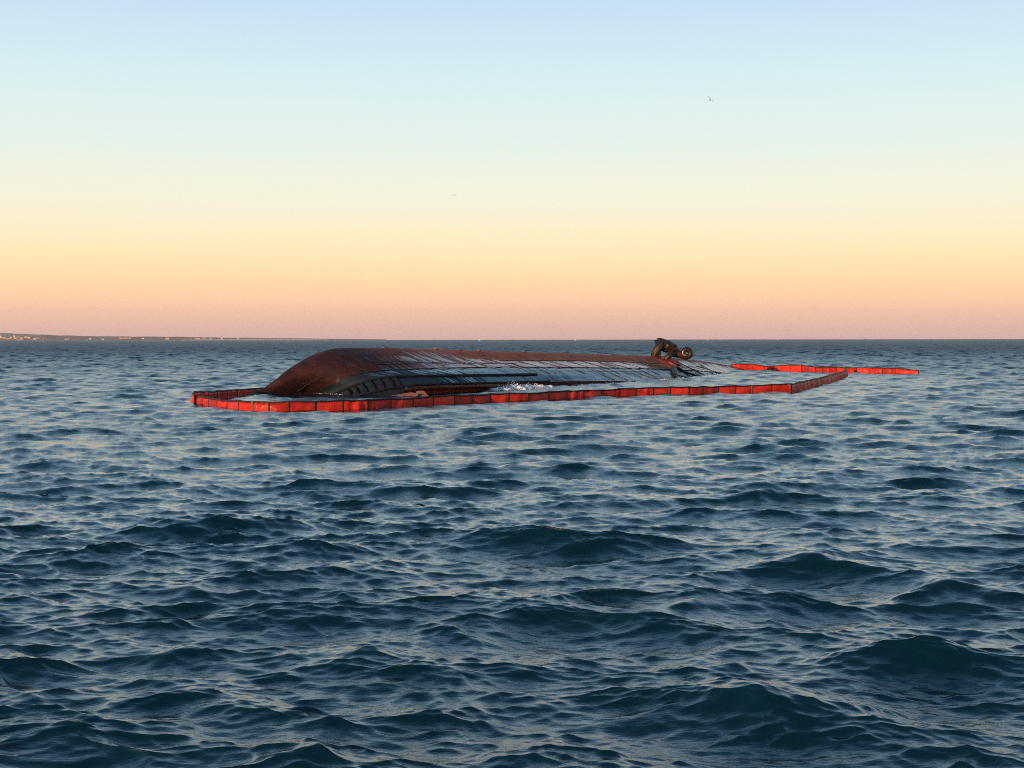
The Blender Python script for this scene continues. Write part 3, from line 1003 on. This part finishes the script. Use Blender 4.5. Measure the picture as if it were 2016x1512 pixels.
# ------------------------------------------------------------------ foam where the swell breaks on the wreck
def foam_patch(name, label, centres, n, seed, rmin, rmax, spread, clumps=0):
    r_ = np.random.default_rng(seed)
    bv = np.array([(1, 0, 0), (-1, 0, 0), (0, 1, 0), (0, -1, 0), (0, 0, 1), (0, 0, -1)], float)
    bf = np.array([(0, 2, 4), (2, 1, 4), (1, 3, 4), (3, 0, 4), (2, 0, 5), (1, 2, 5), (3, 1, 5), (0, 3, 5)])
    V, F = [], []
    for k in range(n):
        cx, cy, cz, wx, wy, hz = centres[r_.integers(len(centres))]
        a = r_.normal(0, spread); b_ = r_.normal(0, spread)
        x = cx + a * wx; y = cy + b_ * wy
        z = max(sea_z(x, y), -0.15) + abs(r_.normal(0, 0.5)) * hz * math.exp(-(a * a + b_ * b_) / 2)
        rad = r_.uniform(rmin, rmax) * (0.6 + 0.4 * math.exp(-(a * a + b_ * b_)))
        v = bv * rad * r_.uniform(0.6, 1.4, 3) * (1 + 0.25 * r_.normal(size=(len(bv), 1))) + np.array([x, y, z])
        F.append(bf + len(V) * len(bv)); V.append(v)
    nb = len(V) * len(bv)
    bm0 = bmesh.new(); bmesh.ops.create_icosphere(bm0, subdivisions=2, radius=1.0)
    iv = np.array([v.co[:] for v in bm0.verts]); if_ = np.array([[v.index for v in f.verts] for f in bm0.faces]); bm0.free()
    for k in range(clumps):
        cx, cy, cz, wx, wy, hz = centres[r_.integers(len(centres))]
        a = r_.normal(0, spread * 0.8); b_ = r_.normal(0, spread * 0.8)
        x = cx + a * wx; y = cy + b_ * wy
        z = max(sea_z(x, y), -0.15) + r_.uniform(0, 0.5) * hz * math.exp(-(a * a + b_ * b_) / 2)
        v = iv * r_.uniform(0.06, 0.20) * np.array([1.3, 1.0, 0.7]) * (1 + 0.22 * r_.normal(size=(len(iv), 1))) + np.array([x, y, z])
        F.append(if_ + nb + k * len(iv)); V.append(v)
    V = np.concatenate(V); F = np.concatenate(F)
    me = bpy.data.meshes.new(name); me.from_pydata(V.tolist(), [], F.tolist())
    me.polygons.foreach_set('use_smooth', [True] * len(me.polygons))
    o = link(name, me, m_foam, None, 'stuff')
    o['label'] = label
    o['category'] = 'foam'
    return o


m_foam = simple_mat('sea_foam', (0.86, 0.87, 0.88), 0.8, 0.08, 8.0)
cs = []
for px, py, wx, wy, hz in [(985, 768, 0.5, 0.5, 0.25), (1005, 764, 0.7, 0.6, 0.45), (1030, 763, 0.7, 0.6, 0.4), (1050, 760.5, 0.6, 0.5, 0.25), (1068, 759, 0.5, 0.4, 0.1)]:
    P = at(px, py + 3, 97.5 + (px - 985) * 0.07)
    cs.append((P.x, P.y, 0, wx, wy, hz))
foam_patch('breaking_foam', 'white foam of a wave breaking against the side of the wreck', cs, 5200, 4, 0.012, 0.045, 0.75, 150)
cs = []
for px in list(range(1085, 1440, 9)) + list(range(560, 700, 12)):
    P = hull_ray(px, 746) if px > 900 else line_pt('waterline', px)
    q = Vector((P.x, P.y, 0)) + PN * (0.2 if px > 900 else 1.2)
    cs.append((q.x, q.y, 0, 0.45, 0.3, 0.03))
foam_patch('wash_foam', 'thin line of white wash along the waterline of the wreck', cs, 1500, 6, 0.01, 0.04, 1.0, 0)

# ------------------------------------------------------------------ far coast with its town, boats on the horizon
m_land = simple_mat('coast_land', (0.16, 0.10, 0.075), 0.9, 0.3, 0.01)
m_ridge = simple_mat('far_ridge_land', (0.20, 0.15, 0.13), 0.9, 0.2, 0.004)
m_beach = simple_mat('pale_cliff', (0.55, 0.40, 0.30), 0.9, 0.2, 0.02)
m_house = simple_mat('house_render', (0.58, 0.46, 0.36), 0.8, 0.15, 0.05)
m_house2 = simple_mat('house_render_tan', (0.42, 0.30, 0.22), 0.8, 0.15, 0.05)
m_roof = simple_mat('roof_tile', (0.35, 0.16, 0.10), 0.85, 0.2, 0.2)
HZ = lambda px: HORIZON_Y + (1008 - px) * math.tan(ROLL) * -1.0


def land(name, prof, Y, depth, material, rough, seed):
    """A low landmass: its skyline given in pixels above the horizon, with a rounded section and real depth."""
    r_ = np.random.default_rng(seed)
    xs = np.linspace(prof[0][0], prof[-1][0], 240)
    hs = np.interp(xs, [p[0] for p in prof], [p[1] for p in prof])
    nz = np.convolve(r_.normal(0, 1, 260), [0.2, 0.3, 0.3, 0.2], 'same')[:240]
    hs = np.maximum(0, hs * (1 + rough * nz))
    V = []
    sec = [(-0.5, 0.0), (-0.40, 0.35), (-0.2, 0.7), (0.0, 1.0), (0.3, 0.8), (0.5, 0.0)]
    for x, h in zip(xs, hs):
        for f, g in sec:
            yy = Y + f * depth
            V.append(((x - 1008) / FPX * yy, yy, -1.0 + (CAM_H + 1.0 + h / FPX * Y) * g if g > 0 else -1.5))
    me = pymesh(name, V, grid_faces(240, len(sec), 0, False))
    return link(name, me, material, None, 'structure')


far_ridge = land('distant_hills', [(-900, 15), (-300, 15), (0, 13.0), (40, 12.5), (90, 10), (160, 7.0), (260, 5), (420, 3.2), (560, 1.6), (700, 0)], 10800, 900, m_ridge, 0.06, 2)
coast = land('coast', [(-900, 10), (-200, 8), (0, 6.5), (60, 6.0), (80, 8.2), (110, 9.0), (160, 8.0), (240, 6.4), (330, 5.6), (430, 4.2), (560, 2.8), (650, 1.6), (760, 0.2)], 9600, 500, m_land, 0.10, 3)
coast['label'] = 'low hazy coast along the left horizon'
cliff = land('pale_shore', [(360, 0), (430, 1.0), (480, 1.6), (560, 1.7), (600, 1.0), (650, 0)], 9300, 120, m_beach, 0.2, 5)


def house_mesh(w, d, h, rf):
    V = [(-w, -d, -2), (w, -d, -2), (w, d, -2), (-w, d, -2), (-w, -d, h), (w, -d, h), (w, d, h), (-w, d, h)]
    F = [(0, 1, 5, 4), (1, 2, 6, 5), (2, 3, 7, 6), (3, 0, 4, 7), (4, 5, 6, 7)]
    me = pymesh('wall', V, F, False)
    e = 0.6
    Vr = [(-w - e, -d - e, h + 0.01), (w + e, -d - e, h + 0.01), (w + e, d + e, h + 0.01), (-w - e, d + e, h + 0.01), (-w * 0.6, 0, h + rf), (w * 0.6, 0, h + rf)]
    Fr = [(0, 1, 5, 4), (1, 2, 5), (2, 3, 4, 5), (3, 0, 4), (3, 2, 1, 0)]
    return me, pymesh('roof', Vr, Fr, False)


kinds = [house_mesh(8, 6, 7, 3), house_mesh(12, 7, 10, 3), house_mesh(7, 6, 15, 2), house_mesh(18, 7, 7, 3)]
for k, (a, c) in enumerate(kinds):
    a.materials.append(m_house if k % 2 == 0 else m_house2); c.materials.append(m_roof)
rh = random.Random(31)
spots = [(3, 5.6, 2), (9, 4.0, 1), (8, 6.5, 0), (17, 3.0, 3), (22, 5.4, 0), (30, 5.8, 2), (31, 3.4, 1), (40, 5.6, 3), (44, 3.2, 0), (52, 5.4, 1),
         (58, 5.0, 0), (40, 1.2, 3), (70, 2.0, 1), (75, 3.6, 0), (88, 2.0, 0), (133, 1.6, 3), (178, 1.0, 2), (203, 1.6, 0), (238, 3.2, 1), (247, 3.8, 3),
         (256, 3.6, 0), (283, 2.6, 0), (330, 2.4, 1), (390, 2.2, 3), (402, 2.4, 1), (416, 2.0, 0), (437, 2.4, 2), (470, 1.8, 0)]
for px, up, k in spots:
    Yh = 9600 - 240 + up * 18 + rh.uniform(-10, 10)
    P = Vector(((px - 1008) / FPX * Yh, Yh, CAM_H + up / FPX * Yh - 5))
    h = empty('coastal_house', P, rh.uniform(-0.4, 0.4))
    o = link('wall', kinds[k][0], None, h); o2 = link('roof', kinds[k][1], None, h)
    tag(h, 'tiny pale sunlit house on the hazy coast along the left horizon', 'house', 'houses on the far coast')

m_sail = simple_mat('sailcloth', (0.85, 0.80, 0.74), 0.8, 0.05, 1.0)
m_boathull = simple_mat('boat_hull', (0.75, 0.72, 0.68), 0.5, 0.1, 1.0)
for px, Yb, hgt, lab in [(944, 3800, 7.5, 'tiny white sailboat on the horizon left of the picture centre line'), (1133, 3600, 8.5, 'tiny white sailboat on the horizon above the red strip of the hull'),
                         (1393, 3900, 8.0, 'tiny white sailboat on the horizon just right of the propeller'), (1531, 4200, 6.0, 'tiny white sailboat on the horizon above the right end of the boom')]:
    b = empty('sailboat', ((px - 1008) / FPX * Yb, Yb, 0), 0.5)
    tag(b, lab, 'sailboat', 'sailboats on the horizon')
    V, F = sweep([(-4, 0, 0.9), (-3, 0, 0.6), (0, 0, 0.5), (3, 0, 0.6), (4.6, 0, 1.0)], [1.4, 2.2, 2.8, 1.9, 0.1], [1.0, 1.6, 1.9, 1.6, 0.4], (0, 0, 1), 10)
    link('hull', pymesh('hull', V, F), m_boathull, b)
    V, F = sweep([(0.4, 0, 0.5), (0.4, 0, hgt + 1.6)], 0.16, 0.16, (0, 1, 0), 6)
    link('mast', pymesh('mast', V, F), m_boathull, b)
    V = [(0.2, 0.05, 1.8), (-3.6, 0.25, 1.9), (0.2, 0.05, hgt + 1.2), (0.2, -0.05, 1.8), (-3.6, 0.15, 1.9), (0.2, -0.05, hgt + 1.2)]
    link('sail', pymesh('sail', V, [(0, 1, 2), (3, 5, 4), (0, 3, 4, 1), (1, 4, 5, 2), (2, 5, 3, 0)], False), m_sail, b)

# ------------------------------------------------------------------ gulls
m_gull = simple_mat('gull_feathers', (0.16, 0.13, 0.13), 0.8, 0.25, 6.0)


def gull(px, py, Y, span, heading, bank, flap, label):
    """One body: fuselage, tail and two cranked wings grown from the same surface."""
    V, F = [], []
    body = [(-0.30, 0.02, 0.02), (-0.22, 0.10, 0.05), (-0.08, 0.14, 0.12), (0.08, 0.15, 0.13), (0.2, 0.10, 0.10), (0.27, 0.08, 0.08), (0.33, 0.04, 0.03), (0.38, 0.01, 0.01)]
    v, f = sweep([(x, 0, 0) for x, w, h in body], [w for x, w, h in body], [h for x, w, h in body], (0, 0, 1), 8)
    V += [Vector(p) for p in v]; F += f
    for s in (-1, 1):
        wing = [(0.05, 0.0, 0.03, 0.24), (0.09, 0.22, 0.03 + 0.16 * flap, 0.22), (0.07, 0.42, 0.03 + 0.22 * flap, 0.17), (-0.05, 0.66, 0.03 + 0.10 * flap, 0.05)]
        o = len(V)
        for x, y, z, c in wing:
            yy = s * y * span
            V += [Vector((x + c / 2, yy, z)), Vector((x, yy, z + 0.022)), Vector((x - c / 2, yy, z - 0.005)), Vector((x, yy, z - 0.012))]
        F += grid_faces(4, 4, o, s > 0, True)
    M = Matrix.Rotation(heading, 4, 'Z') @ Matrix.Rotation(bank, 4, 'X')
    me = pymesh('gull', [M @ p for p in V], F)
    o = link('gull', me, m_gull)
    o.location = at(px, py, Y)
    tag(o, label, 'bird', 'gulls in the sky')
    return o


gull(1397.5, 197, 210, 1.0, math.radians(60), math.radians(48), 1.0, 'small dark gull banking high in the blue sky at right')
gull(894.5, 385.5, 300, 0.8, math.radians(100), math.radians(-10), 1.6, 'tiny pale gull low in the yellow sky above the hull')

# ------------------------------------------------------------------ haze over the sea
HZB = 15500.0
V = [(x, y, z) for z in (-3.0, 95.0) for x, y in ((-HZB, -HZB), (HZB, -HZB), (HZB, HZB), (-HZB, HZB))]
F = [(3, 2, 1, 0), (4, 5, 6, 7), (0, 1, 5, 4), (1, 2, 6, 5), (2, 3, 7, 6), (3, 0, 4, 7)]
m_haze = bpy.data.materials.new('haze')
m_haze.use_nodes = True
hn, hl = m_haze.node_tree.nodes, m_haze.node_tree.links
hn.clear()
ho = hn.new('ShaderNodeOutputMaterial'); hv = hn.new('ShaderNodeVolumePrincipled')
hv.inputs['Color'].default_value = (1.0, 0.97, 0.96, 1)
hv.inputs['Density'].default_value = 3e-5
hv.inputs['Anisotropy'].default_value = 0.0
hl.new(hv.outputs[0], ho.inputs['Volume'])
link('haze', pymesh('haze', V, F, False), m_haze, None, 'stuff')
